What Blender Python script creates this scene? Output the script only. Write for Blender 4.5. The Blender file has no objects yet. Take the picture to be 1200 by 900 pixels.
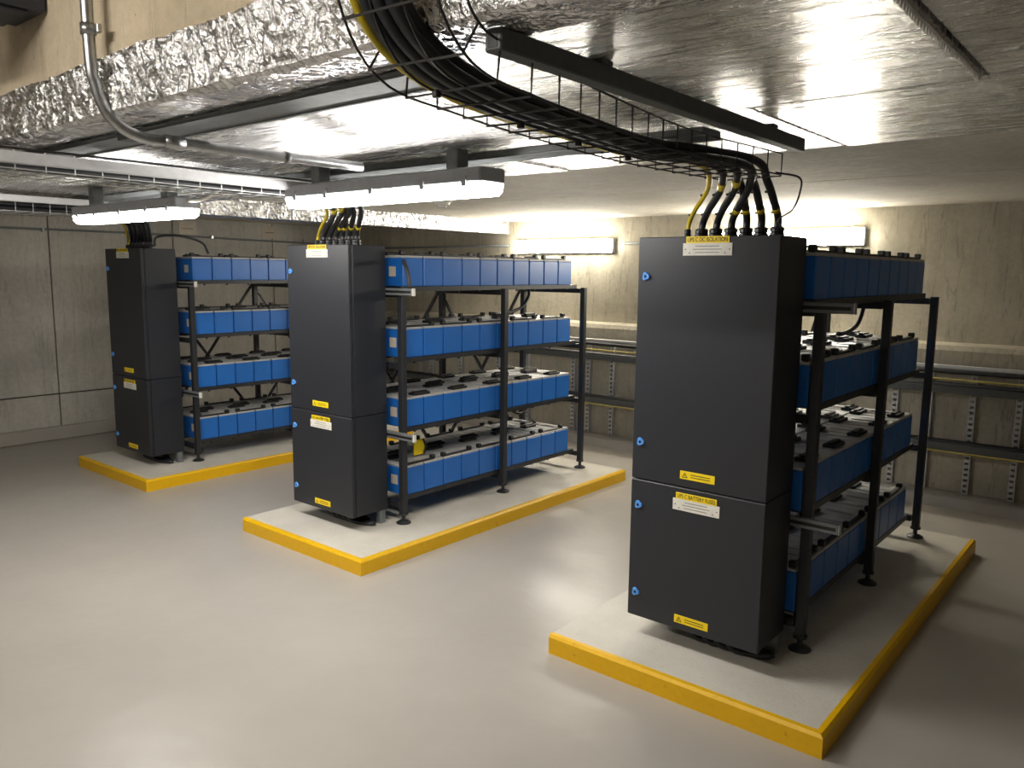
import bpy, bmesh, math, random
from mathutils import Vector, Matrix, noise

random.seed(7)
SC = bpy.context.scene
COL = SC.collection

# ------------------------------------------------------------------ camera, world, exposure
RIGHT = Vector((0.7685513, 0.6396995, 0.0106463))
UP = Vector((-0.0980174, 0.1012841, 0.9900172))
FWD = Vector((-0.6322353, 0.7619226, -0.1405437))
cam_data = bpy.data.cameras.new('camera')
cam_data.sensor_fit = 'HORIZONTAL'
cam_data.sensor_width = 36.0
cam_data.lens = 27.995
cam_data.clip_start = 0.02
cam = bpy.data.objects.new('camera', cam_data)
COL.objects.link(cam)
cam.matrix_world = Matrix(((RIGHT.x, UP.x, -FWD.x, 0.0), (RIGHT.y, UP.y, -FWD.y, 0.0),
                           (RIGHT.z, UP.z, -FWD.z, 1.65), (0, 0, 0, 1)))
SC.camera = cam
world = bpy.data.worlds.new('world')
world.use_nodes = True
world.node_tree.nodes['Background'].inputs[0].default_value = (0.02, 0.02, 0.022, 1)
world.node_tree.nodes['Background'].inputs[1].default_value = 0.1
SC.world = world
SC.view_settings.view_transform = 'Standard'
SC.view_settings.look = 'None'
SC.view_settings.exposure = 2.25
SC.view_settings.gamma = 1.0
SC.view_settings.use_curve_mapping = False
SC.cycles.use_denoising = True
SC.cycles.max_bounces = 8

LAMP_HALL, LAMP_WALL, LAMP_REAR = 13.5, 16.0, 24.0       # strength of the diffusers

# ------------------------------------------------------------------ materials
def srgb(r, g, b):
    f = lambda c: (c / 255 / 12.92) if c / 255 <= 0.04045 else ((c / 255 + 0.055) / 1.055) ** 2.4
    return (f(r), f(g), f(b), 1.0)

class NT:
    def __init__(self, name):
        self.m = bpy.data.materials.new(name)
        self.m.use_nodes = True
        self.t = self.m.node_tree
        self.b = self.t.nodes['Principled BSDF']
    def n(self, typ, **kw):
        nd = self.t.nodes.new(typ)
        for k, v in kw.items():
            if k.startswith('i_'):
                nd.inputs[k[2:].replace('_', ' ')].default_value = v
            else:
                setattr(nd, k, v)
        return nd
    def l(self, a, b):
        self.t.links.new(a, b)
    def coords(self, scale=(1, 1, 1), kind='Object'):
        tc = self.n('ShaderNodeTexCoord')
        mp = self.n('ShaderNodeMapping')
        mp.inputs['Scale'].default_value = scale
        if kind == 'World':
            g = self.n('ShaderNodeNewGeometry')
            self.l(g.outputs['Position'], mp.inputs['Vector'])
        else:
            self.l(tc.outputs[kind], mp.inputs['Vector'])
        return mp.outputs['Vector']
    def noise(self, vec, scale, detail=4, rough=0.55, dist=0.0):
        nd = self.n('ShaderNodeTexNoise')
        nd.inputs['Scale'].default_value = scale
        nd.inputs['Detail'].default_value = detail
        nd.inputs['Roughness'].default_value = rough
        nd.inputs['Distortion'].default_value = dist
        self.l(vec, nd.inputs['Vector'])
        return nd.outputs['Fac']
    def ramp(self, fac, stops):
        r = self.n('ShaderNodeValToRGB')
        e = r.color_ramp.elements
        while len(e) < len(stops):
            e.new(0.5)
        for i, (p, c) in enumerate(stops):
            e[i].position = p
            e[i].color = c
        self.l(fac, r.inputs['Fac'])
        return r.outputs['Color']
    def mixc(self, fac, a, b, mode='MIX'):
        mx = self.n('ShaderNodeMix', data_type='RGBA', blend_type=mode)
        if isinstance(fac, (int, float)):
            mx.inputs[0].default_value = fac
        else:
            self.l(fac, mx.inputs[0])
        for k, s in ((6, a), (7, b)):
            if isinstance(s, tuple):
                mx.inputs[k].default_value = s
            else:
                self.l(s, mx.inputs[k])
        return mx.outputs[2]
    def bump(self, h, strength, dist=0.01, prev=None):
        bp = self.n('ShaderNodeBump')
        bp.inputs['Strength'].default_value = strength
        bp.inputs['Distance'].default_value = dist
        self.l(h, bp.inputs['Height'])
        if prev is not None:
            self.l(prev, bp.inputs['Normal'])
        return bp.outputs['Normal']
    def base(self, c):
        if isinstance(c, tuple):
            self.b.inputs['Base Color'].default_value = c
        else:
            self.l(c, self.b.inputs['Base Color'])
        return self
    def set(self, rough=0.5, metal=0.0, spec=0.5, normal=None):
        if isinstance(rough, (int, float)):
            self.b.inputs['Roughness'].default_value = rough
        else:
            self.l(rough, self.b.inputs['Roughness'])
        self.b.inputs['Metallic'].default_value = metal
        self.b.inputs['Specular IOR Level'].default_value = spec
        if normal is not None:
            self.l(normal, self.b.inputs['Normal'])
        return self.m

def plain(name, col, rough=0.5, metal=0.0, spec=0.5, var=0.08, scale=30.0):
    t = NT(name)
    v = t.coords()
    f = t.noise(v, scale, 3)
    d = tuple(max(0.0, c * (1 - var)) for c in col[:3]) + (1,)
    b = tuple(min(1.0, c * (1 + var)) for c in col[:3]) + (1,)
    t.base(t.ramp(f, [(0.3, d), (0.7, b)]))
    return t.set(rough, metal, spec)

def concrete(name, lo, mid, hi, streak=0.35, rough=0.85, bump=0.35, sc=(1, 1, 1)):
    t = NT(name)
    w = t.coords(sc, 'World')
    big = t.noise(w, 0.9, 5, 0.6)
    col = t.ramp(big, [(0.3, lo), (0.52, mid), (0.72, hi)])
    st = t.coords((3.2, 3.2, 0.5), 'World')
    s = t.noise(st, 1.6, 5, 0.65, 0.4)
    dark = t.ramp(s, [(0.38, (1 - streak,) * 3 + (1,)), (0.56, (1, 1, 1, 1))])
    col = t.mixc(0.9, col, dark, 'MULTIPLY')
    dr = t.noise(t.coords((5, 5, 0.45), 'World'), 1.3, 4, 0.6, 0.5)
    col = t.mixc(streak * 3.6, col, t.ramp(dr, [(0.486, (1, 1, 1, 1)), (0.5, (0.45, 0.43, 0.39, 1)), (0.51, (1, 1, 1, 1))]), 'MULTIPLY')
    fine = t.noise(w, 26, 4, 0.7)
    col = t.mixc(0.45, col, t.ramp(fine, [(0.3, (0.72, 0.72, 0.72, 1)), (0.7, (1.1, 1.1, 1.1, 1))]), 'MULTIPLY')
    pit = t.n('ShaderNodeTexVoronoi')
    pit.inputs['Scale'].default_value = 17
    t.l(w, pit.inputs['Vector'])
    col = t.mixc(1.0, col, t.ramp(pit.outputs['Distance'], [(0.035, (0.55, 0.53, 0.5, 1)), (0.07, (1, 1, 1, 1))]), 'MULTIPLY')
    nrm = t.bump(fine, bump, 0.01)
    nrm = t.bump(s, bump, 0.02, nrm)
    t.base(col)
    return t.set(rough, 0, 0.3, nrm)

M = {}
M['wall'] = concrete('board_marked_concrete', srgb(160, 153, 136), srgb(188, 181, 163), srgb(206, 199, 181), 0.13)
M['wall_grey'] = concrete('grey_concrete', srgb(172, 168, 160), srgb(190, 186, 178), srgb(204, 200, 192), 0.09)
M['beam'] = concrete('pale_beam_concrete', srgb(182, 168, 144), srgb(202, 187, 162), srgb(214, 200, 176), 0.08)
M['slab'] = concrete('ceiling_concrete', srgb(200, 194, 180), srgb(214, 208, 195), srgb(224, 218, 206), 0.06)
M['joint'] = plain('dark_joint', srgb(70, 64, 56), 0.9)

t = NT('painted_floor')
w = t.coords((1, 1, 1), 'World')
f = t.noise(w, 0.8, 5, 0.6)
c = t.ramp(f, [(0.3, srgb(157, 152, 144)), (0.55, srgb(166, 161, 153)), (0.75, srgb(173, 168, 160))])
b1 = t.noise(w, 6, 2, 0.5)
t.base(c)
M['floor'] = t.set(0.33, 0, 0.45, t.bump(b1, 0.12, 0.03))

t = NT('plinth_paint')
w = t.coords((1, 1, 1), 'World')
f = t.noise(w, 3.2, 5, 0.6)
c = t.ramp(f, [(0.3, srgb(188, 183, 172)), (0.7, srgb(206, 201, 190))])
sp = t.noise(w, 80, 3, 0.6)
c = t.mixc(0.8, c, t.ramp(sp, [(0.25, (0.8, 0.79, 0.77, 1)), (0.42, (1, 1, 1, 1))]), 'MULTIPLY')
t.base(c)
M['plinth'] = t.set(0.45, 0, 0.4, t.bump(sp, 0.35, 0.006))

t = NT('yellow_paint')
w = t.coords((1, 1, 1), 'World')
sp = t.noise(w, 40, 4, 0.6)
c = t.ramp(sp, [(0.22, srgb(176, 130, 4)), (0.34, srgb(222, 172, 0)), (0.7, srgb(228, 178, 3))])
t.base(c)
M['yellow'] = t.set(0.42, 0, 0.45, t.bump(sp, 0.2, 0.004))

def foil_mat(name, base, rough, s1, str1, s2, str2, stretch=(1, 1, 1)):
    t = NT(name)
    w = t.coords(stretch, 'World')
    a = t.noise(w, s1, 5, 0.6, 0.6)
    w2 = t.coords((1, 1, 1), 'World')
    bb = t.noise(w2, s2, 4, 0.6, 1.2)
    col = t.ramp(bb, [(0.3, tuple(x * 0.82 for x in base[:3]) + (1,)), (0.7, base)])
    nr = t.bump(a, str1, 0.045)
    nr = t.bump(bb, str2, 0.009, nr)
    rg = t.n('ShaderNodeMapRange', i_From_Min=0.3, i_From_Max=0.7, i_To_Min=rough * 0.8, i_To_Max=rough * 1.3)
    t.l(a, rg.inputs['Value'])
    t.base(col)
    return t.set(rg.outputs['Result'], 1.0, 0.5, nr)

M['foil'] = foil_mat('foil_facing', (0.74, 0.73, 0.71, 1), 0.25, 9.0, 1.0, 70.0, 1.0, (0.45, 2.8, 1))
M['foil_crumpled'] = foil_mat('crumpled_foil', (0.78, 0.78, 0.79, 1), 0.2, 14.0, 0.5, 60.0, 0.45)
M['tape'] = plain('painted_glint_tape', srgb(242, 242, 240), 0.5, 0.0)  # matte white colour stands in for lamp glint on crumpled foil
M['galv'] = plain('galvanised_steel', srgb(176, 178, 180), 0.36, 1.0, 0.5, 0.12, 40)
M['galv_dull'] = plain('dull_galvanised_steel', srgb(120, 124, 125), 0.5, 0.25, 0.5, 0.12, 40)
M['strut_light'] = plain('pale_zinc_channel', srgb(196, 196, 196), 0.5, 0.35, 0.5, 0.06)
M['strut_dark'] = plain('dark_zinc_channel', srgb(84, 87, 86), 0.5, 0.2, 0.5, 0.1)  # darker grey version of the zinc channel colour
M['wire_dark'] = plain('dark_zinc_wire', srgb(50, 48, 48), 0.5, 0.3)
M['wire_light'] = plain('bright_zinc_wire', srgb(190, 190, 188), 0.4, 0.7)
M['cabinet'] = plain('anthracite_powder_coat', srgb(36, 38, 44), 0.42, 0.0, 0.5, 0.05, 120)
M['seam'] = plain('dark_gasket', srgb(16, 16, 17), 0.7)
M['rack'] = plain('black_rack_paint', srgb(38, 39, 42), 0.4, 0.0, 0.5, 0.08)
M['case'] = plain('blue_battery_case', srgb(32, 102, 182), 0.34, 0.0, 0.5, 0.05, 8)
M['lid'] = plain('grey_battery_lid', srgb(176, 174, 171), 0.4, 0.0, 0.5, 0.06, 20)
M['black'] = plain('black_plastic', srgb(24, 23, 24), 0.45)
M['cable'] = plain('black_cable_sheath', srgb(38, 39, 44), 0.42)
M['cable_grey'] = plain('grey_flexible_conduit', srgb(52, 52, 54), 0.5)
M['earth'] = plain('yellow_cable_sheath', srgb(200, 178, 40), 0.45, 0, 0.5, 0.2, 14)
M['earth_dull'] = plain('dusty_yellow_cable_sheath', srgb(176, 162, 84), 0.6, 0, 0.4, 0.2, 14)
M['white'] = plain('white_plastic', srgb(222, 218, 208), 0.45)
M['off_white'] = plain('cream_plastic', srgb(196, 184, 166), 0.5)
M['sign_yellow'] = plain('yellow_engraved_plastic', srgb(246, 214, 20), 0.45, 0, 0.5, 0.03)
M['ink'] = plain('black_ink', srgb(30, 26, 12), 0.6)
M['ink_grey'] = plain('grey_print', srgb(120, 118, 112), 0.6)
M['lock'] = plain('blue_lock_plastic', srgb(84, 150, 226), 0.35)
M['body_grey'] = plain('grey_luminaire_body', srgb(150, 152, 156), 0.5)
M['box_dark'] = plain('dark_blue_grey_box', srgb(48, 50, 60), 0.5)
M['box_window'] = plain('grey_green_window', srgb(110, 116, 100), 0.3)

def lamp_mat(name, col, strength):
    t = NT(name)
    w = t.coords((1, 1, 1))
    f = t.noise(w, 3, 2)
    c = t.ramp(f, [(0.2, tuple(x * 0.94 for x in col) + (1,)), (0.8, col + (1,))])
    t.base((0.8, 0.8, 0.8, 1))
    t.l(c, t.b.inputs['Emission Color'])
    t.b.inputs['Emission Strength'].default_value = strength
    return t.set(0.3)
M['lamp_hall'] = lamp_mat('lit_diffuser_hall', (1.0, 0.97, 0.925), LAMP_HALL)
M['lamp_wall'] = lamp_mat('lit_diffuser_wall', (1.0, 0.945, 0.82), LAMP_WALL)
M['lamp_rear'] = lamp_mat('lit_diffuser_rear', (1.0, 0.95, 0.87), LAMP_REAR)

# ------------------------------------------------------------------ helpers
CACHE = {}
def link(name, data, parent=None, loc=(0, 0, 0), rot=(0, 0, 0)):
    o = bpy.data.objects.new(name, data)
    COL.objects.link(o)
    o.location = loc
    o.rotation_euler = rot
    if parent is not None:
        o.parent = parent
    return o

def tag(o, label=None, cat=None, group=None, kind=None):
    for k, v in (('label', label), ('category', cat), ('group', group), ('kind', kind)):
        if v:
            o[k] = v
    return o

def thing(name, label, cat, loc=(0, 0, 0), rot=(0, 0, 0), group=None):
    return tag(link(name, None, None, loc, rot), label, cat, group)

def finish(bm, name, mat, smooth=False):
    bmesh.ops.recalc_face_normals(bm, faces=bm.faces)
    me = bpy.data.meshes.new(name)
    bm.to_mesh(me)
    bm.free()
    me.materials.append(M[mat])
    if smooth:
        for p in me.polygons:
            p.use_smooth = True
    return me

def add_box(bm, lo, hi, bev=0.0):
    r = bmesh.ops.create_cube(bm, size=1)
    vs = r['verts']
    for v in vs:
        v.co = Vector(((lo[i] + hi[i]) / 2 + v.co[i] * (hi[i] - lo[i]) for i in range(3)))
    if bev > 0:
        es = list({e for v in vs for e in v.link_edges})
        bmesh.ops.bevel(bm, geom=es, offset=bev, segments=1, affect='EDGES')

def box_mesh(name, size, mat, bev=0.0):
    k = ('box', name, tuple(round(s, 4) for s in size), mat, bev)
    if k not in CACHE:
        bm = bmesh.new()
        add_box(bm, [-s / 2 for s in size], [s / 2 for s in size], bev)
        CACHE[k] = finish(bm, name, mat)
    return CACHE[k]

def box(name, lo, hi, mat, parent=None, bev=0.0):
    size = [hi[i] - lo[i] for i in range(3)]
    return link(name, box_mesh(name, size, mat, bev), parent, [(lo[i] + hi[i]) / 2 for i in range(3)])

def lathe_mesh(name, prof, mat, seg=16):
    k = ('lathe', name, tuple(prof), mat, seg)
    if k not in CACHE:
        bm = bmesh.new()
        rings = []
        for r, z in prof:
            rings.append([bm.verts.new((r * math.cos(2 * math.pi * i / seg), r * math.sin(2 * math.pi * i / seg), z)) for i in range(seg)])
        for a, b in zip(rings, rings[1:]):
            for i in range(seg):
                bm.faces.new((a[i], a[(i + 1) % seg], b[(i + 1) % seg], b[i]))
        bm.faces.new(rings[0][::-1])
        bm.faces.new(rings[-1])
        CACHE[k] = finish(bm, name, mat)
    return CACHE[k]

def smooth_path(pts, step=6):
    P = [Vector(p) for p in pts]
    P = [P[0] * 2 - P[1]] + P + [P[-1] * 2 - P[-2]]
    out = []
    for i in range(1, len(P) - 2):
        a, b, c, d = P[i - 1:i + 3]
        for s in range(step):
            u = s / step
            out.append(0.5 * ((2 * b) + (c - a) * u + (2 * a - 5 * b + 4 * c - d) * u * u + (3 * b - a - 3 * c + d) * u ** 3))
    out.append(P[-2])
    return out

def tube_into(bm, pts, r, sides=8):
    P = [Vector(p) for p in pts]
    d = (P[1] - P[0]).normalized()
    n = d.orthogonal().normalized()
    rings = []
    for i, p in enumerate(P):
        dd = (P[min(i + 1, len(P) - 1)] - P[max(i - 1, 0)]).normalized()
        n = (n - dd * n.dot(dd)).normalized()
        b = dd.cross(n)
        rings.append([bm.verts.new(p + (n * math.cos(2 * math.pi * k / sides) + b * math.sin(2 * math.pi * k / sides)) * r) for k in range(sides)])
    for a, b in zip(rings, rings[1:]):
        for k in range(sides):
            bm.faces.new((a[k], a[(k + 1) % sides], b[(k + 1) % sides], b[k]))
    bm.faces.new(rings[0][::-1])
    bm.faces.new(rings[-1])

def tube(name, pts, r, mat, parent=None, sides=8, curve=0, smooth=True):
    bm = bmesh.new()
    tube_into(bm, smooth_path(pts, curve) if curve else pts, r, sides)
    return link(name, finish(bm, name, mat, smooth), parent)

def slotted_mesh(name, length, w, d, pitch, mat, slot=0.5, slot_w=0.4):
    """Channel of steel along +z: a front web with real slots and two side flanges (front towards -y)."""
    k = ('slot', name, round(length, 3), w, d, pitch, mat)
    if k in CACHE:
        return CACHE[k]
    bm = bmesh.new()
    n = max(1, int(length / pitch))
    p = length / n
    sw = w * slot_w / 2
    th = 0.003
    add_box(bm, (-w / 2, 0, 0), (-sw, th, length))
    add_box(bm, (sw, 0, 0), (w / 2, th, length))
    for i in range(n + 1):
        z0 = max(0, i * p - p * (1 - slot) / 2)
        z1 = min(length, i * p + p * (1 - slot) / 2)
        add_box(bm, (-sw, 0, z0), (sw, th, z1))
    add_box(bm, (-w / 2, th, 0), (-w / 2 + th, d, length))
    add_box(bm, (w / 2 - th, th, 0), (w / 2, d, length))
    CACHE[k] = finish(bm, name, mat)
    return CACHE[k]

def text(name, body, size, mat, parent, loc, rot=(math.pi / 2, 0, 0), fit=None):
    cu = bpy.data.curves.new(name, 'FONT')
    cu.body = body
    cu.size = size
    cu.align_x = 'CENTER'
    cu.align_y = 'CENTER'
    cu.extrude = 0.0004
    tmp = bpy.data.objects.new('tmp', cu)
    COL.objects.link(tmp)
    me = bpy.data.meshes.new_from_object(tmp.evaluated_get(bpy.context.evaluated_depsgraph_get()))
    bpy.data.objects.remove(tmp)
    bpy.data.curves.remove(cu)
    me.materials.clear()
    me.materials.append(M[mat])
    wd = max(v.co.x for v in me.vertices) - min(v.co.x for v in me.vertices)
    o = link(name, me, parent, loc, rot)
    if fit:
        o.scale = (fit / wd, 1, 1)
    return o

# ------------------------------------------------------------------ the room
X0, X1, Y0, Y1 = -8.2, 3.2, -4.0, 6.58
YB = 1.10              # face of the downstand beam
ZS, ZF, ZT = 2.165, 2.10, 2.95
S = 'structure'
tag(box('floor', (X0 - 0.3, Y0 - 0.2, -0.2), (X1 + 0.2, Y1 + 0.3, 0.0), 'floor'), 'glossy grey painted concrete floor', None, None, S)

cl = tag(box('ceiling', (X0 - 0.3, YB + 0.35, 2.20), (X1 + 0.2, Y1 + 0.3, ZT + 0.05), 'joint'), 'low concrete ceiling, foil faced at the front', None, None, S)
def child(o, par):
    o.parent = par
    o.matrix_parent_inverse = Matrix.Translation(-par.location)
    return o
child(box('slab_panel', (X0, YB + 0.35, ZS), (X1, 4.60, 2.2), 'slab'), cl)
child(box('slab_panel', (X0, 4.612, ZS), (X1, Y1, 2.2), 'slab'), cl)
# foil faced insulation boards under the slab, butt jointed
rows = ((YB + 0.005, 2.143, -0.385), (2.157, 2.99, -0.955))
for y0, y1, xs in rows:
    x = xs + 1.2 * 3
    while x > X0:
        a, b = max(x - 1.2, X0 + 0.02), min(x, X1 - 0.02)
        if b - a > 0.05:
            dz = random.uniform(-0.003, 0.003)
            child(box('foil_board', (a + 0.004, y0, ZF + dz), (b - 0.004, y1, ZS - 0.001), 'foil', None, 0.006), cl)
        x -= 1.2
tag(box('ceiling', (X0 - 0.3, Y0 - 0.2, ZT), (X1 + 0.2, YB + 0.35, ZT + 0.15), 'slab'), 'higher concrete ceiling in front of the beam', None, None, S)
beam = tag(box('trim_1', (X0, YB, ZF + 0.02), (X1, YB + 0.35, ZT), 'beam'), 'pale concrete downstand beam across the room', None, None, S)

def foil_sheet(name, x0, x1, z0, z1, y, lip, amp, mat, parent, axis='x', step=0.016, seed=0):
    """A crumpled foil strip: hangs from z1 to z0 on the plane y, then turns under by lip."""
    bm = bmesh.new()
    nx = int((x1 - x0) / step)
    nv = int((z1 - z0 + lip) / step)
    hang = int((z1 - z0) / step)
    g = []
    for i in range(nx + 1):
        row = []
        a = x0 + (x1 - x0) * i / nx
        edge = 0.012 * noise.noise(Vector((a * 3, seed, 0))) + 0.006 * noise.noise(Vector((a * 17, seed, 3)))
        for j in range(nv + 1):
            if j <= hang:
                q = Vector((a, 0.0, z1 + edge * (1 - j / hang) - (z1 - z0) * j / hang))
                nrm = Vector((0, -1, 0))
            else:
                q = Vector((a, (j - hang) * step, z0))
                nrm = Vector((0, 0, -1))
            s = Vector((q.x * 34, q.y * 30 + seed, q.z * 20))
            s2 = Vector((q.x * 95, q.y * 95, q.z * 60 + seed))
            h = amp * (abs(noise.noise(s)) * 1.5 + 0.6 * abs(noise.noise(s2)) - 0.2)
            fold = amp * 1.0 * max(0, noise.noise(Vector((q.x * 7, seed, q.z * 6))))
            k = 1.0 if j <= hang else max(0.3, 1 - 0.25 * (j - hang))
            q += nrm * ((h + fold) * k + 0.004)
            if axis == 'x':
                row.append(bm.verts.new((q.x, y + q.y, q.z)))
            else:
                row.append(bm.verts.new((y - q.y, q.x, q.z)))
        g.append(row)
    for i in range(nx):
        for j in range(nv):
            bm.faces.new((g[i][j], g[i + 1][j], g[i + 1][j + 1], g[i][j + 1]))
    o = link(name, finish(bm, name, mat), None)
    return child(o, parent) if parent else o
foil_sheet('foil_strip', -6.0, 1.2, ZF - 0.006, 2.245, YB - 0.006, 0.13, 0.012, 'foil_crumpled', beam, 'x', 0.009, 2)

# wall on the far side, made of a lower wall standing proud of the upper one
wb = tag(box('wall_back', (X0 - 0.3, Y1, -0.1), (X1 + 0.2, Y1 + 0.3, ZS + 0.2), 'wall'), 'board-marked concrete wall behind the racks', None, None, S)
bm = bmesh.new()
prof = [(6.43, 0.0), (6.43, 1.115), (6.45, 1.15), (Y1, 1.165), (Y1, 0.0)]
a = [bm.verts.new((X0, y, z)) for y, z in prof]
b = [bm.verts.new((X1, y, z)) for y, z in prof]
for i in range(5):
    bm.faces.new((a[i], a[(i + 1) % 5], b[(i + 1) % 5], b[i]))
bm.faces.new(a); bm.faces.new(b[::-1])
child(link('lower_wall', finish(bm, 'lower_wall', 'wall')), wb)
bm = bmesh.new()
prof = [(6.24, 0.0), (6.26, 0.075), (6.28, 0.085), (6.43, 0.088), (6.43, 0.0)]
a = [bm.verts.new((X0, y, z)) for y, z in prof]
b = [bm.verts.new((X1, y, z)) for y, z in prof]
for i in range(5):
    bm.faces.new((a[i], a[(i + 1) % 5], b[(i + 1) % 5], b[i]))
bm.faces.new(a); bm.faces.new(b[::-1])
tag(link('baseboard_back', finish(bm, 'baseboard_back', 'floor')), 'grey painted concrete kerb along the back wall', None, None, S)

wl = tag(box('wall_left', (X0 - 0.3, Y0, -0.1), (X0 - 0.02, Y1 + 0.2, ZT), 'joint'), 'grey concrete end wall with formwork joints', None, None, S)
ys = [-4.0, -1.8, -0.6, 0.6, 1.84, 3.05, 4.26, 5.47, Y1]
for y0, y1 in zip(ys, ys[1:]):
    for z0, z1 in ((0.0, 0.425), (0.437, 2.9)):
        child(box('wall_panel', (X0 - 0.03, y0 + 0.005, z0), (X0, y1 - 0.005, z1), 'wall_grey', None, 0.004), wl)
tag(box('baseboard_left', (X0, Y0, 0.0), (X0 + 0.09, 6.24, 0.125), 'floor', None, 0.012), 'grey painted kerb at the foot of the end wall', None, None, S)
tag(box('wall_right', (X1, Y0, -0.1), (X1 + 0.2, Y1, ZT), 'wall_grey'), 'concrete wall', None, None, S)
tag(box('wall_front', (X0, Y0 - 0.2, -0.1), (X1, Y0, ZT), 'wall_grey'), 'concrete wall', None, None, S)

# foil clad downstand on the far side, running to the back wall
duct = tag(box('trim_2', (-5.78, 3.02, 2.045), (-5.52, Y1, ZS), 'foil'), 'foil wrapped beam running to the back wall', None, None, S)
foil_sheet('foil_wrap', 3.02, 6.56, 2.035, ZS - 0.004, -5.515, 0.2, 0.010, 'foil_crumpled', duct, 'y', 0.016, 5)

# ragged foil tape along a joint of the boards, its glint painted as matte white
bm = bmesh.new()
n = 150
L, R_ = [], []
for i in range(n + 1):
    y = 1.12 + (2.12 - 1.12) * i / n
    k = i % 3
    taper = 1 - 0.75 * i / n
    wv = (0.004 + 0.009 * taper) * (0.7 + 0.6 * abs(noise.noise(Vector((y * 9, 1, 1)))))
    cx = -0.392 + 0.006 * noise.noise(Vector((y * 6, 4, 0)))
    h = ZF - 0.006 - (0.002 if k == 0 else 0.020 if k == 1 else 0.011) * (0.5 + 0.5 * taper + 0.5 * noise.noise(Vector((y * 25, 0, 2))))
    L.append((bm.verts.new((cx - wv * 1.4, y, ZF - 0.004)), bm.verts.new((cx, y, h)), bm.verts.new((cx + wv * 0.15, y, ZF - 0.004))))
for p, q in zip(L, L[1:]):
    bm.faces.new((p[0], q[0], q[1], p[1]))
    bm.faces.new((p[1], q[1], q[2], p[2]))
child(link('joint_tape', finish(bm, 'joint_tape', 'tape')), cl)

# ------------------------------------------------------------------ luminaires
def luminaire(label, loc, rot, lamp, L=1.2, group=None):
    """Linear batten, local x along its length, base plate at z = 0, diffuser hanging to z = -0.095."""
    t = thing('batten_light', label, 'light', loc, rot, group)
    bm = bmesh.new()
    W, w2 = 0.068, 0.058
    add_box(bm, (-L / 2, -W, -0.058), (L / 2, W, -0.002), 0.006)
    link('housing', finish(bm, 'housing', 'body_grey'), t)
    bm = bmesh.new()
    h = L / 2
    top = [bm.verts.new(v) for v in ((-h + .004, -W + .004, -.058), (h - .004, -W + .004, -.058), (h - .004, W - .004, -.058), (-h + .004, W - .004, -.058))]
    mid = [bm.verts.new(v) for v in ((-h + .010, -W + .007, -.085), (h - .010, -W + .007, -.085), (h - .010, W - .007, -.085), (-h + .010, W - .007, -.085))]
    bot = [bm.verts.new(v) for v in ((-h + .014, -w2 + .012, -.100), (h - .014, -w2 + .012, -.100), (h - .014, w2 - .012, -.100), (-h + .014, w2 - .012, -.100))]
    for p, q in ((top, mid), (mid, bot)):
        for i in range(4):
            bm.faces.new((p[i], p[(i + 1) % 4], q[(i + 1) % 4], q[i]))
    bm.faces.new(top[::-1]); bm.faces.new(bot)
    link('diffuser', finish(bm, 'diffuser', lamp), t)
    for x in (-0.52, -0.3, 0.0, 0.3, 0.52):
        for s in (-1, 1):
            box('clip', (x - 0.012, s * W - 0.004, -0.07), (x + 0.012, s * W + 0.004, -0.03), 'body_grey', t, 0.001)
    return t
def hangers(t, zlen, xs=(-0.42, 0.42)):
    for x in xs:
        box('hanger', (x - 0.03, -0.03, -0.002), (x + 0.03, 0.03, zlen), 'galv_dull', t, 0.003)
la = luminaire('lit batten light under foil ceiling in front of the far cabinet', (-4.40, 2.06, 1.995), (0, 0, 0), 'lamp_hall')
hangers(la, ZF - 1.995 - 0.004)
lb = luminaire('lit batten light under foil ceiling in front of the middle cabinet', (-2.535, 2.22, 2.02), (0, 0, -0.012), 'lamp_hall')
hangers(lb, ZF - 2.02 - 0.004)
luminaire('lit batten light on the back wall beside the middle rack', (-4.785, Y1 - 0.002, 1.90), (-math.pi / 2, 0, 0), 'lamp_wall')
luminaire('lit batten light on the back wall partly behind the near cabinet', (-2.50, Y1 - 0.002, 1.945), (-math.pi / 2, 0, 0), 'lamp_wall')
lr = luminaire('lit batten light under the high ceiling behind the viewer', (-2.1, -1.0, ZT - 0.002), (0, 0, 0), 'lamp_rear', 1.5)

# ------------------------------------------------------------------ plinths
HP = 0.0865
def plinth(x0, x1, y0, y1, label):
    t = thing('plinth', label, 'plinth', (x0, y0, 0))
    w, d = x1 - x0, y1 - y0
    e = 0.012
    box('concrete_slab', (0, e, 0), (w - e, d, HP - 0.001), 'plinth', t)
    bm = bmesh.new()      # front edging: face, chamfer and a painted strip on top
    def strip(bm, pts0, pts1):
        a = [bm.verts.new(p) for p in pts0]
        b = [bm.verts.new(p) for p in pts1]
        for i in range(len(a)):
            bm.faces.new((a[i], a[(i + 1) % len(a)], b[(i + 1) % len(b)], b[i]))
        bm.faces.new(a); bm.faces.new(b[::-1])
    pr = [(0, 0), (0, HP - 0.012), (0.010, HP), (0.030, HP + 0.0005), (0.030, HP - 0.004), (e, HP - 0.004), (e, 0)]
    strip(bm, [(0, y, z) for y, z in pr], [(w - y, y, z) for y, z in pr])
    link('front_edging', finish(bm, 'front_edging', 'yellow'), t)
    bm = bmesh.new()
    strip(bm, [(w - y, y, z) for y, z in pr], [(w - y, d, z) for y, z in pr])
    link('side_edging', finish(bm, 'side_edging', 'yellow'), t)
    return t
plinth(-6.90, -5.725, 2.68, 5.36, 'grey concrete plinth with yellow edge under the far rack')
plinth(-4.411, -3.258, 2.662, 5.36, 'grey concrete plinth with yellow edge under the middle rack')
plinth(-1.960, -0.785, 2.631, 5.31, 'grey concrete plinth with yellow edge under the near rack')

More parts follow.
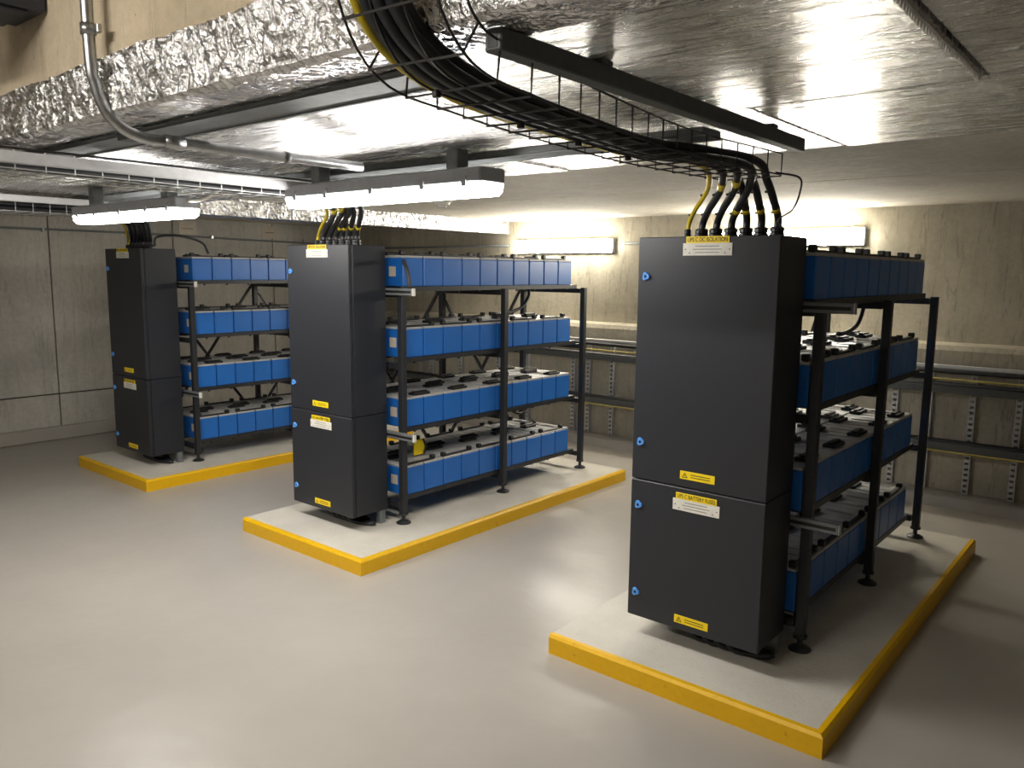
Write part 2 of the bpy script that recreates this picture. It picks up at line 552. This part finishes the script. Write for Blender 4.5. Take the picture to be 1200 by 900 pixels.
# ------------------------------------------------------------------ enclosures
CW, CD = 0.592, 0.284
ZB, ZM, ZTOP = HP + 0.085, 0.782, 1.793
WORD = {'A': 'far', 'B': 'middle', 'C': 'near'}
ORD = ['first', 'second', 'third', 'fourth', 'fifth', 'sixth', 'seventh', 'eighth', 'ninth', 'tenth']

def lock(parent, x, z):
    o = link('lock', lathe_mesh('lock', ((0.012, 0.0), (0.012, 0.004), (0.008, 0.008)), 'lock', 3), parent, (x, -0.001, z), (math.pi / 2, 0.5, 0))
    o.scale = (1.5, 1.5, 1.2)
    return o

def lock_mesh():
    k = 'lockmesh'
    if k not in CACHE:
        bm = bmesh.new()
        out, inn = [], []
        for i in range(24):
            a = 2 * math.pi * i / 24
            r = 0.0165 * (1 + 0.14 * math.cos(3 * a + 0.4))
            out.append((r * math.cos(a), r * math.sin(a)))
            inn.append((0.0065 * math.cos(a), 0.0065 * math.sin(a)))
        def ring(pts, y, s=1):
            return [bm.verts.new((p[0] * s, y, p[1] * s)) for p in pts]
        r0, r1, r2, r3 = ring(out, 0), ring(out, -0.007), ring(out, -0.010, 0.86), ring(inn, -0.010)
        r4 = ring(inn, -0.003)
        for p, q in ((r0, r1), (r1, r2), (r2, r3), (r3, r4)):
            for i in range(24):
                bm.faces.new((p[i], p[(i + 1) % 24], q[(i + 1) % 24], q[i]))
        bm.faces.new(r4)
        CACHE[k] = finish(bm, 'lock', 'lock')
    return CACHE[k]

def enclosure(u, cx, cy, z0, z1, label, name_text, locks, name_z, warn_z, gl):
    t = thing('electrical_enclosure', label, 'cabinet', (cx, cy, z0))
    h = z1 - z0 - 0.002
    box('body', (0.006, 0.034, 0.0), (CW - 0.006, CD, h), 'cabinet', t, 0.004)
    box('gasket', (0.012, 0.026, 0.006), (CW - 0.012, 0.034, h - 0.006), 'seam', t)
    door = box('door', (0.0, 0.0, 0.002), (CW, 0.026, h), 'cabinet', t, 0.0035)
    for z in locks:
        o = link('lock', lock_mesh(), t, (0.040, 0.0, z - z0))
        o.parent = door
        o.location = Vector((0.040, 0.0, z - z0)) - door.location
        b = link('keyway', lathe_mesh('keyway', ((0.0062, 0.0), (0.0062, 0.004)), 'black', 10), door,
                 Vector((0.040, -0.002, z - z0)) - door.location, (math.pi / 2, 0, 0))
    # name plate: yellow strip over a white plate
    px, pz = 0.304, name_z - z0
    strip = box('name_strip', (px - 0.090, -0.0035, pz + 0.002), (px + 0.090, 0.0, pz + 0.028), 'sign_yellow', t, 0.0006)
    tx = text('lettering', name_text, 0.0235, 'ink', strip, (0, -0.0022, -0.0005), (math.pi / 2, 0, 0), 0.166)
    plate = box('white_plate', (px - 0.103, -0.003, pz - 0.046), (px + 0.103, 0.0, pz + 0.002), 'white', t, 0.0006)
    for dx, dz in ((-0.092, 0.0), (0.092, 0.0), (-0.074, -0.014), (0.074, -0.014)):
        link('screw', lathe_mesh('screw', ((0.0028, 0.0), (0.0028, 0.0012)), 'ink_grey', 8), plate, (dx, -0.0015, dz), (math.pi / 2, 0, 0))
    for dz, ww in ((0.012, 0.10), (0.0, 0.12), (-0.012, 0.10)):
        box('printed_line', (-ww / 2, -0.0019, dz - 0.0013), (ww / 2, -0.0014, dz + 0.0013), 'ink_grey', plate)
    # warning label near the bottom
    wz = warn_z - z0
    wl_ = box('warning_label', (px - 0.076, -0.0025, wz - 0.017), (px + 0.076, 0.0, wz + 0.017), 'sign_yellow', t, 0.0005)
    bm = bmesh.new()
    o3 = [(-0.013, -0.010), (0.013, -0.010), (0.0, 0.012)]
    i3 = [(-0.0085, -0.0075), (0.0085, -0.0075), (0.0, 0.007)]
    a = [bm.verts.new((x, 0, z)) for x, z in o3]
    b = [bm.verts.new((x, 0, z)) for x, z in i3]
    for i in range(3):
        bm.faces.new((a[i], a[(i + 1) % 3], b[(i + 1) % 3], b[i]))
    add_box(bm, (-0.001, -0.0004, -0.004), (0.001, 0.0, 0.003))
    link('warning_triangle', finish(bm, 'warning_triangle', 'ink'), wl_, (-0.054, -0.0018, 0))
    for dz, ww in ((0.005, 0.085), (-0.005, 0.085)):
        box('printed_line', (-0.028, -0.0019, dz - 0.0014), (-0.028 + ww, -0.0014, dz + 0.0014), 'ink', wl_)
    return t

def enclosure_pair(u, cx, cy):
    w = WORD[u]
    up = enclosure(u, cx, cy, ZM, ZTOP, 'tall dark grey isolation enclosure, upper of two at the %s rack' % w,
                   'UPS %s DC ISOLATION' % u, (1.634, 0.945), 1.763, 0.836, 7)
    lo = enclosure(u, cx, cy, ZB, ZM, 'dark grey fuse enclosure below, lower of two at the %s rack' % w,
                   'UPS %s BATTERY FUSES' % u, (0.672, 0.284), 0.732, 0.220, 0)
    # glands on the top of the upper one
    gx = [0.160, 0.222, 0.284, 0.346, 0.408, 0.468, 0.532]
    for i, x in enumerate(gx):
        r = 0.011 if i == 0 else 0.0205
        link('cable_gland', lathe_mesh('cable_gland', ((r * 1.35, -0.004), (r * 1.35, 0.010), (r * 1.1, 0.011), (r * 1.3, 0.014), (r * 1.3, 0.026), (r * 1.0, 0.032)), 'black', 12),
             up, (x, 0.11, ZTOP - ZM))
    # underside: supports, gland plate and looping cables
    hz = ZB - HP
    for x in (0.06, 0.54):
        box('support_foot', (x, 0.225, -hz), (x + 0.041, 0.266, 0.0), 'galv_dull' if x > 0.3 else 'rack', lo, 0.002)
    box('gland_plate', (0.22, 0.05, -0.018), (0.52, 0.2, 0.0), 'black', lo, 0.004)
    for i in range(4):
        x = 0.26 + 0.055 * i
        tube('cable_loop', [(x, 0.10, -0.016), (x + 0.01, 0.10, -0.05), (x + 0.05, 0.12, -hz + 0.016), (x + 0.16, 0.17, -hz + 0.017), (0.40 + 0.02 * i, 0.2, -hz + 0.03), (0.40 + 0.02 * i, 0.21, 0.0)],
             0.013, 'cable', lo, 8, 5)
    return up, [(cx + x, cy + 0.11, ZTOP + 0.03) for x in gx]

# ------------------------------------------------------------------ racks and batteries
ROWZ = (1.550, 1.115, 0.680, 0.2475)          # underside of the batteries on each shelf
PITCH, BD, BH, BW = 0.175, 0.272, 0.186, 0.167
POSTY = (0.0, 0.955, 1.91)
XR = -0.605                                   # rear posts

def foot(parent, x, y):
    link('foot', lathe_mesh('foot', ((0.046, 0.0), (0.046, 0.006), (0.028, 0.016), (0.012, 0.020), (0.012, 0.050), (0.029, 0.052), (0.029, 0.064)), 'rack', 18), parent, (x, y, 0))

def rack(u, px, py):
    w = WORD[u]
    t = thing('battery_rack', 'black steel four-shelf battery rack, the %s one of three' % w, 'rack', (px, py, HP))
    zt = ROWZ[0] - HP - 0.022
    for x in (0.0, XR):
        for y in POSTY:
            box('post', (x - 0.020, y - 0.020, 0.062), (x + 0.020, y + 0.020, zt), 'rack', t, 0.003)
            foot(t, x, y)
    for rz in ROWZ:
        z = rz - HP
        for x0, x1 in ((-0.070, -0.0255), (-0.325, -0.280), (-0.579, -0.535)):
            bm = bmesh.new()
            y0, y1 = (-0.016 if u == 'C' else 0.02), (1.80 if u == 'C' else 1.85)
            add_box(bm, (x0, y0, z - 0.004), (x1, y1, z - 0.0005))
            xe = x1 - 0.004 if x0 > -0.2 else x0
            add_box(bm, (xe, y0, z - 0.030), (xe + 0.004, y1, z - 0.004))
            link('shelf_rail', finish(bm, 'shelf_rail', 'rack'), t)
        for y in POSTY:
            box('cross_beam', (XR + 0.024, y - 0.018, z - 0.066), (-0.024, y + 0.018, z - 0.030), 'rack', t, 0.002)
        for k in range(9):
            box('rail_bolt', (-0.056, 0.14 + k * 0.2, z - 0.042), (-0.044, 0.152 + k * 0.2, z - 0.030), 'black', t)
    # crossed flat bracing in the rear plane
    for a, b in ((0, 1), (1, 2)):
        for s in (0, 1):
            y0, y1 = POSTY[a], POSTY[b]
            if s:
                y0, y1 = y1, y0
            o = XR - 0.030 - 0.006 * s
            tube('brace', [(o, y0, 0.16), (o, y1, zt - 0.02)], 0.013, 'rack', t, 4, 0, False)
    # channel arms across the front posts, pale ends
    for z in (1.52 - HP, 0.645 - HP):
        arm = box('channel_arm', (-0.60, -0.0465, z - 0.0205), (0.135, -0.0205, z + 0.0205), 'galv_dull', t, 0.002)
        arm.location = (-0.2325, -0.0335, z)
        box('end_cap', (0.3675, -0.0128, -0.022), (0.375, 0.0128, 0.022), 'white' if u != 'C' else 'galv', arm, 0.002)
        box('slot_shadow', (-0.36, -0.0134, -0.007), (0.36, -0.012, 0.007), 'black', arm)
    return t

def case_mesh():
    if 'case' not in CACHE:
        bm = bmesh.new()
        add_box(bm, (-BD, 0, 0), (0, BW, BH - 0.014), 0.004)
        CACHE['case'] = finish(bm, 'case', 'case')
    return CACHE['case']

def battery_protos():
    def cover():
        bm = bmesh.new()
        add_box(bm, (-0.030, -0.070, 0.0), (0.030, 0.070, 0.016), 0.004)
        add_box(bm, (-0.012, -0.060, 0.016), (0.012, 0.060, 0.024), 0.003)
        return finish(bm, 'terminal_cover', 'black')
    def bar():
        bm = bmesh.new()
        add_box(bm, (-0.012, -0.135, 0.0), (0.012, 0.135, 0.010), 0.002)
        return finish(bm, 'link_bar', 'black')
    def cap():
        bm = bmesh.new()
        add_box(bm, (-0.015, -0.016, 0.0), (0.015, 0.016, 0.028), 0.004)
        return finish(bm, 'end_cap', 'black')
    return cover(), bar(), cap()
COVER, BAR, CAP = battery_protos()
LID = box_mesh('lid', (BD - 0.002, BW - 0.002, 0.014), 'lid', 0.003)
HANDLE = box_mesh('vent_strip', (BD * 0.5, 0.020, 0.004), 'lid', 0.001)

def battery(loc, label, group, style, col, inner):
    t = thing('battery', label, 'battery', loc, (0, 0, 0), group)
    link('case', case_mesh(), t)
    link('lid', LID, t, (-BD / 2, BW / 2, BH - 0.007))
    link('vent_strip', HANDLE, t, (-BD / 2, BW / 2, BH + 0.002))
    ztop = BH + 0.0005
    if col % 2 == 0:                        # the joint to the next battery carries the link
        if style == 'cover':
            link('terminal_cover', COVER, t, (-0.050 if not inner else -BD + 0.05, BW + 0.010, ztop))
            link('terminal_cover', COVER, t, (-BD + 0.034 if not inner else -0.034, BW + (-0.035 if not inner else 0.06), ztop))
        else:
            xx = -0.022 if not inner else -BD + 0.022
            b = link('link_bar', BAR, t, (xx, BW - 0.03, ztop))
            for s in (-1, 1):
                link('end_cap', CAP, b, (0, s * 0.125, 0.002))
            link('terminal_cover', COVER, t, (-BD + 0.034 if not inner else -0.034, BW + (-0.035 if not inner else 0.06), ztop))
    if col == 0 and not inner:
        box('label', (-0.125, -0.0012, 0.060), (-0.065, 0.0003, 0.120), 'off_white', t)
    return t

SHELF = ('top shelf', 'second shelf', 'third shelf', 'bottom shelf')
def fill_rack(u, px, py, cols, inner_cols):
    w = WORD[u]
    off = {'A': 0.035, 'B': 0.035, 'C': -0.016}[u]
    for r, rz in enumerate(ROWZ):
        style = 'bar' if r in (1, 3, 0) else 'cover'
        for c in range(cols):
            y = py + off + c * PITCH
            battery((px - 0.026, y, rz), 'blue battery, %s from the enclosure, aisle-side row, %s of the %s rack' % (ORD[c], SHELF[r], w),
                    'aisle-side batteries, %s of the %s rack' % (SHELF[r], w), style, c, False)
        for c in range(inner_cols[r]):
            y = py + off + c * PITCH
            battery((px - 0.026 - BD - 0.008, y, rz), 'blue battery, %s from the enclosure, inner row, %s of the %s rack' % (ORD[c], SHELF[r], w),
                    'inner batteries, %s of the %s rack' % (SHELF[r], w), style, c, True)

UNITS = {'A': (-6.668, 2.893, -6.031, 3.262), 'B': (-4.250, 2.934, -3.578, 3.268), 'C': (-1.719, 2.878, -1.081, 3.216)}
GL = {}
for u, (cx, cy, px, py) in UNITS.items():
    up, GL[u] = enclosure_pair(u, cx, cy)
    rack(u, px, py)
    fill_rack(u, px, py, 10 if u != 'A' else 8, (10, 10, 10, 10) if u != 'A' else (0, 8, 8, 8))

# ------------------------------------------------------------------ trays, cables over the enclosures
def frame_path(pts, n):
    """n samples along a smooth path with side (S) and normal (N) vectors; the side stays along +x."""
    P = smooth_path(pts, 24)
    ln = [0.0]
    for a, b in zip(P, P[1:]):
        ln.append(ln[-1] + (b - a).length)
    out = []
    for i in range(n):
        s = ln[-1] * i / (n - 1)
        k = max(j for j in range(len(ln)) if ln[j] <= s + 1e-9)
        k = min(k, len(P) - 2)
        f = (s - ln[k]) / max(1e-6, ln[k + 1] - ln[k])
        p = P[k].lerp(P[k + 1], f)
        d = (P[k + 1] - P[k]).normalized()
        S_ = Vector((1, 0, 0)) - d * d.x
        S_.normalize()
        out.append((p, d, S_, S_.cross(d)))
    return out, ln[-1]

def wire_tray(label, path, width, mat, ties=0):
    t = thing('wire_tray', label, 'cable tray', path[0])
    o = Vector(path[0])
    fr, L = frame_path([Vector(p) - o for p in path], 80)
    side_h = 0.07
    sec = [(-width / 2, side_h), (-width / 2, side_h / 2), (-width / 2, 0), (-width / 6, 0), (width / 6, 0), (width / 2, 0), (width / 2, side_h / 2), (width / 2, side_h)]
    for a, h in (sec[0], sec[2], sec[3], sec[4], sec[5], sec[7]):
        tube('long_wire', [p + S_ * a + N * h for p, d, S_, N in fr], 0.0026, mat, t, 6)
    n = int(L / 0.1) + 1
    fr2, _ = frame_path([Vector(p) - o for p in path], n)
    for p, d, S_, N in fr2:
        tube('cross_wire', [p + S_ * a + N * (h - 0.004 if h == 0 else h) for a, h in (sec[0], sec[2], sec[5], sec[7])], 0.0026, mat, t, 6, 0, False)
    for i in range(ties):
        p, d, S_, N = fr[12 + i * 9]
        q = p - S_ * 0.02 + N * -0.012
        box('cable_tie', q - Vector((0.007,) * 3), q + Vector((0.007,) * 3), 'black', t, 0.002)
    return t

def strut(label, x, y0, y1, z, mat, slotted):
    t = thing('strut_channel', label, 'channel', (x, y0, z))
    if slotted:
        me = slotted_mesh('slotted_channel', y1 - y0, 0.041, 0.038, 0.055, mat, 0.5, 0.35)
        o = link('channel', me, t, (0, 0, 0), (-math.pi / 2, 0, 0))
        link('backing', box_mesh('backing', (0.034, y1 - y0, 0.004), 'black'), t, (0, (y1 - y0) / 2, 0.012))
    else:
        box('channel', (-0.0205, 0, 0), (0.0205, y1 - y0, 0.041), mat, t, 0.003)
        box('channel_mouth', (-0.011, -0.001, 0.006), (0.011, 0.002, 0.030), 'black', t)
    for yy in (0.35, y1 - y0 - 0.25):
        box('ceiling_bracket', (-0.0205, yy - 0.02, 0.041), (0.0205, yy + 0.02, ZF - z - 0.003), mat, t, 0.002)
    return t

def path_x(path):
    pts = [(p[1], p[0]) for p in path if p[2] < 2.1]
    def f(y):
        if y <= pts[0][0]:
            return pts[0][1]
        for (y0, x0), (y1, x1) in zip(pts, pts[1:]):
            if y <= y1:
                return x0 + (x1 - x0) * (y - y0) / (y1 - y0)
        return pts[-1][1]
    return f

def cable_run(u, path, glands, zt, rise):
    """Seven cables: down the face of the beam (or along from further back), along the tray, then over to the glands."""
    w = WORD[u]
    f = path_x(path)
    offs = [(-0.105, 0), (-0.075, 0), (-0.043, 0), (-0.011, 0), (-0.088, 1), (-0.057, 1), (-0.026, 1)]
    for i, (gx, gy, gz) in enumerate(glands):
        a, lay = offs[i]
        r = 0.0095 if i == 0 else 0.0145
        h = 0.018 + lay * 0.028
        ye = 2.46 + 0.03 * i
        if rise:
            pts = [(f(0) + a, 0.945 + h, ZT - 0.03), (f(0) + a, 0.945 + h, zt + 0.42), (f(0) + a, 0.96 + h, zt + 0.17 + h), (f(1.05) + a, 1.065 + h * 0.6, zt + 0.05 + h), (f(1.3) + a, 1.30, zt + h)]
        else:
            pts = [(f(0) + a, 0.10, zt + h), (f(0) + a, 0.6, zt + h), (f(1.2) + a, 1.2, zt + h)]
        ex = f(ye) + a * 1.15 + 0.085
        pts += [(f(1.75) + a, 1.75, zt + h), (f(2.15) + a, 2.15, zt + h), (ex, ye, zt + h - 0.004),
                (ex * 0.72 + gx * 0.28, ye + (gy - ye) * 0.48, zt - 0.035 + h * 0.4), (gx + (ex - gx) * 0.22, ye + (gy - ye) * 0.86, gz * 0.5 + zt * 0.5 - 0.012), (gx + (ex - gx) * 0.03, gy - 0.003, gz + 0.034), (gx, gy, gz - 0.015)]
        bm = bmesh.new()
        P = smooth_path(pts, 8)
        tube_into(bm, P, r, 10)
        nm = 'earth_cable' if i == 0 else 'power_cable'
        lab = ('yellow earth cable dropping to the first gland of the %s cabinet' % w) if i == 0 else \
              ('black power cable dropping to the %s gland on the %s cabinet' % (ORD[i], w))
        o = tag(link(nm, finish(bm, nm, 'earth' if i == 0 else 'cable', True)), lab, 'cable', 'cables feeding the %s cabinet' % w)
        if i and u != 'A':
            k = -17 if i > 2 else -25 - i
            child(tube('marker_sleeve', [P[k], P[k + 1], P[k + 2]], r + 0.0012, 'earth', None, 10), o)
        for kk in (-14, -22):
            q = P[kk]
            child(box('cable_tie', q + Vector((-r - 0.008, -0.004, -0.004)), q + Vector((-r + 0.002, 0.004, 0.004)), 'black', None, 0.001), o)

ZTR = 1.985
pathC = [(-1.10, 0.93, ZT - 0.05), (-1.10, 0.935, 2.40), (-1.10, 0.955, 2.16), (-1.105, 1.06, 2.015), (-1.12, 1.30, ZTR), (-1.195, 1.75, ZTR), (-1.235, 2.2, ZTR), (-1.20, 2.74, ZTR)]
wire_tray('dark wire basket tray leading to the near cabinet', pathC, 0.235, 'wire_dark', 6)
strut('dark steel channel under the foil ceiling above the near cable tray', -1.00, 1.14, 2.66, 2.045, 'strut_dark', False)
cable_run('C', pathC, GL['C'], ZTR + 0.006, True)
def flat(cx):
    return [(cx + 0.10, 0.15, ZTR), (cx + 0.08, 0.8, ZTR), (cx + 0.04, 1.4, ZTR), (cx, 2.1, ZTR), (cx, 2.70, ZTR)]
wire_tray('bright wire basket tray leading to the middle cabinet', flat(-3.36), 0.30, 'wire_light', 0)
strut('pale slotted channel beside the middle cable tray', -3.10, 0.30, 2.68, 2.035, 'strut_light', True)
cable_run('B', flat(-3.36), GL['B'], ZTR + 0.006, False)
wire_tray('bright wire basket tray leading to the far cabinet', flat(-5.72), 0.30, 'wire_light', 0)
strut('pale channel beside the far cable tray', -5.48, 1.12, 2.68, 2.035, 'strut_light', False)
cable_run('A', flat(-5.72), GL['A'], ZTR + 0.006, False)

# thin pair of leads hanging off the near tray end
tag(tube('thin_lead', [(-1.09, 2.70, 1.99), (-1.03, 2.76, 1.975), (-1.04, 2.80, 1.93), (-1.10, 2.90, 1.88), (-1.17, 2.955, 1.85), (-1.155, 2.96, 1.81)], 0.0035, 'cable', None, 6, 6),
    'thin black lead looping from tray end to the near cabinet top', 'cable')
# black lead from the far cabinet top to its top batteries
tag(tube('black_lead', [(-6.10, 3.02, 1.81), (-6.09, 3.04, 1.88), (-6.06, 3.2, 1.895), (-6.08, 3.4, 1.85), (-6.09, 3.46, 1.765)], 0.010, 'cable', None, 8, 6),
    'black lead arching from the far cabinet to its top batteries', 'cable')
# flexible conduits on the racks
def arc(label, pts, r=0.012, mat='cable_grey', name='flexible_conduit'):
    return tag(tube(name, pts, r, mat, None, 8, 6), label, 'cable')
for u in ('B', 'C'):
    px, py = UNITS[u][2:]
    w = WORD[u]
    if u == 'B':
        arc('grey flexible conduit curving down to channel end of the middle rack',
            [(px - 0.02, py + 0.037, 1.70), (px + 0.02, py + 0.0, 1.70), (px + 0.075, py - 0.03, 1.66), (px + 0.105, py - 0.038, 1.60), (px + 0.108, py - 0.038, 1.545)])
        arc('black cable loop at the end of the bottom row, middle rack',
            [(px - 0.50, py + 1.66, 0.655), (px - 0.49, py + 1.60, 0.60), (px - 0.47, py + 1.62, 0.53), (px - 0.46, py + 1.72, 0.50), (px - 0.46, py + 1.81, 0.56), (px - 0.47, py + 1.80, 0.64)], 0.009, 'cable', 'cable_loop')
    arc('black cable arching from top shelf to second-shelf batteries of the %s rack' % w,
        [(px - 0.30, py + 1.60, 1.525), (px - 0.30, py + 1.59, 1.45), (px - 0.30, py + 1.50, 1.37), (px - 0.30, py + 1.32, 1.335), (px - 0.30, py + 1.18, 1.335)], 0.012, 'cable', 'interlink_cable')
# yellow tag on the bottom row of the middle rack
px, py = UNITS['B'][2:]
tg = thing('yellow_tag', 'yellow warning tag with black strap on bottom batteries, middle rack', 'tag', (px - 0.16, py + 0.29, 0.4480))
bm = bmesh.new()
add_box(bm, (-0.005, -0.05, 0.0), (0.005, 0.05, 0.10), 0.002)
link('tag_plate', finish(bm, 'tag_plate', 'sign_yellow'), tg)
tube('strap', [(0.004, 0.035, 0.0), (0.012, 0.045, 0.05), (0.004, 0.03, 0.101)], 0.006, 'black', tg, 6, 4)

# ------------------------------------------------------------------ galvanised conduit on the beam and under the ceiling
cd = thing('conduit', 'galvanised conduit running down the beam and under the foil', 'conduit', (-2.43, 1.045, 2.03))
tube('pipe', [(0, 0, ZT - 2.04), (0, 0, 0.26), (0, 0.012, 0.13), (0.002, 0.05, 0.045), (0.006, 0.13, 0.004), (0.01, 0.26, 0), (0.03, 0.95, 0)], 0.0165, 'galv', cd, 14, 8)
tube('coupling', [(0.0116, 0.20, 0), (0.0135, 0.26, 0)], 0.021, 'galv', cd, 14)
tube('saddle_clip', [(0, 0, 0.265), (0, 0, 0.295)], 0.021, 'galv', cd, 14)
box('clip_foot', (0.012, 0.006, 0.268), (0.042, 0.02, 0.292), 'galv', cd, 0.002)
tube('coupling', [(0.0235, 0.62, 0), (0.0235, 0.635, 0)], 0.0185, 'galv_dull', cd, 14)

# steel members under the foil boards
def member(label, x0, x1, y0, y1, z0, mat):
    t = thing('ceiling_channel', label, 'channel', (x0, y0, z0))
    L, W, H = x1 - x0, y1 - y0, ZF - 0.006 - z0
    box('web', (0, 0, 0.004), (L, W, H), mat, t, 0.003)
    box('lip', (0, 0.0, 0.0), (L, 0.012, 0.004), mat, t)
    box('lip', (0, W - 0.012, 0.0), (L, W, 0.004), mat, t)
    return t
mb = member('wide grey steel channel under foil near the concrete beam', -7.0, -1.32, 1.27, 1.41, 2.078, 'galv_dull')
box('joint_bracket', (4.28, -0.03, -0.02), (4.36, 0.02, 0.012), 'strut_dark', mb, 0.002)
member('narrower steel channel under the foil above the batten lights', -7.0, -1.16, 2.30, 2.42, 2.066, 'galv_dull')

# detector on the concrete ceiling
dt = thing('smoke_detector', 'white smoke detector on the concrete ceiling behind the light', 'detector', (-4.26, 4.30, ZS))
link('base', lathe_mesh('base', ((0.075, 0.0), (0.075, -0.016), (0.060, -0.018)), 'white', 20), dt)
link('head', lathe_mesh('head', ((0.060, -0.018), (0.056, -0.038), (0.038, -0.040), (0.035, -0.056), (0.014, -0.060)), 'white', 20), dt)

# dark box jutting from the beam
bx = thing('control_box', 'dark box with a small window jutting from the concrete beam', 'box', (-3.08, 0.55, 2.43))
box('body', (0, 0, 0.012), (0.245, 0.545, 0.30), 'box_dark', bx, 0.006)
box('base_plate', (0.01, 0.01, 0.0), (0.225, 0.50, 0.012), 'box_dark', bx, 0.003)
box('window', (0.2445, 0.10, 0.075), (0.2475, 0.42, 0.22), 'box_window', bx, 0.001)

# signs and conduit on the end wall
for y, lab in ((4.43, 'pale sign on the end wall above the far rack start'), (5.43, 'pale sign on the end wall closer to the back wall')):
    s = thing('wall_sign', lab, 'sign', (X0, y, 2.06))
    box('plate', (0.0, -0.10, -0.065), (0.006, 0.10, 0.075), 'off_white', s, 0.001)
    box('printed_line', (0.006, -0.06, -0.004), (0.0068, 0.06, 0.006), 'ink_grey', s)
wc = thing('wall_conduit', 'thin grey conduit along the end wall above the far cabinet', 'conduit', (X0 + 0.015, 1.3, 1.985))
tube('pipe', [(0, 0, 0), (0, 2.5, 0.004), (0, 4.0, -0.02), (0, 5.2, -0.035)], 0.010, 'galv_dull', wc, 8, 6)
for y in (1.7, 3.4, 4.6):
    box('clip', (-0.015, y - 0.012, -0.02), (0.014, y + 0.012, 0.016), 'galv', wc, 0.001)
wc2 = thing('wall_conduit', 'thin conduit along the back wall between the two lights', 'conduit', (-8.1, Y1 - 0.013, 1.915))
tube('pipe', [(0, 0, -0.01), (2.6, 0, 0.0)], 0.011, 'galv_dull', wc2, 8)
tube('pipe', [(4.0, 0, 0.006), (4.96, 0, 0.010)], 0.011, 'galv_dull', wc2, 8)
tube('light_lead', [(-3.80, 2.06, 1.975), (-3.74, 2.10, 1.98), (-3.70, 2.16, 2.02), (-3.69, 2.2, 2.095)], 0.008, 'white', None, 8, 5)
ll = bpy.data.objects['light_lead']
tag(ll, 'short white lead at the end of the far batten light', 'cable')

# ------------------------------------------------------------------ cable support frame on the lower back wall
YS = 6.385
sm = slotted_mesh('channel_upright', 0.86, 0.042, 0.040, 0.040, 'strut_light', 0.45, 0.62)
xs = [-7.6, -7.2, -6.67, -6.51, -6.05, -5.5, -5.1, -4.52, -4.34, -4.07, -3.55, -3.05, -2.5, -2.0, -1.56, -1.33, -1.05, -0.765, -0.45, -0.1]
for i, x in enumerate(xs):
    t = thing('channel_upright', 'slotted steel upright on the back wall, %s from the end wall' %
              (['first', 'second', 'third', 'fourth', 'fifth', 'sixth', 'seventh', 'eighth', 'ninth', 'tenth', 'eleventh', 'twelfth', 'thirteenth', 'fourteenth', 'fifteenth', 'sixteenth', 'seventeenth', 'eighteenth', 'nineteenth', 'twentieth'][i]),
              'channel', (x, YS, 0.089), (0, 0, 0), 'uprights on the back wall')
    link('channel', sm, t)
def wall_rail(label, z, h, d, mat, name='cable_ladder', cat='cable tray'):
    t = thing(name, label, cat, (X0, YS, z))
    box('side_rail', (0.1, -d, -h / 2), (X1 - X0 - 0.05, -0.002, h / 2), mat, t, 0.003)
    return t
wall_rail('grey trunking along the back wall, topmost of the cable supports', 1.003, 0.026, 0.03, 'strut_light', 'trunking', 'trunking')
for z, lab in ((0.852, 'dark cable ladder along the back wall, upper of two'), (0.442, 'dark cable ladder along the back wall, lower of two')):
    t = wall_rail(lab, z, 0.05, 0.012, 'strut_dark')
    box('front_rail', (0.1, -0.14, -0.025), (X1 - X0 - 0.05, -0.128, 0.025), 'strut_dark', t, 0.002)
    for k in range(37):
        x = 0.3 + 0.29 * k
        box('rung', (x - 0.012, -0.128, -0.012), (x + 0.012, -0.012, 0.0), 'strut_dark', t)
def wall_cable(label, z, y, r, mat):
    tag(tube('wall_cable', [(X0 + 0.2, y, z), (-5, y, z + 0.006), (-3.2, y, z - 0.004), (-1.3, y, z + 0.003), (X1 - 0.1, y, z)], r, mat, None, 8, 4), label, 'cable')
wall_cable('yellow cable along the back wall above the upper ladder', 0.922, YS - 0.125, 0.0065, 'earth_dull')
wall_cable('yellow cable along the back wall under the lower ladder', 0.408, YS - 0.150, 0.0065, 'earth_dull')
for i, (z, y, r) in enumerate(((0.872, -0.045, 0.02), (0.874, -0.095, 0.022), (0.968, -0.035, 0.016))):
    wall_cable(['thick black cable lying on the upper wall ladder, against the wall', 'thick black cable lying on the upper wall ladder, outer one', 'black cable just under the grey trunking on the back wall'][i], z, YS + y, r, 'cable')
for i, (z, y, r) in enumerate(((0.462, -0.05, 0.02), (0.464, -0.10, 0.02))):
    wall_cable(['black cable lying on the lower wall ladder, against the wall', 'black cable lying on the lower wall ladder, outer one'][i], z, YS + y, r, 'cable')
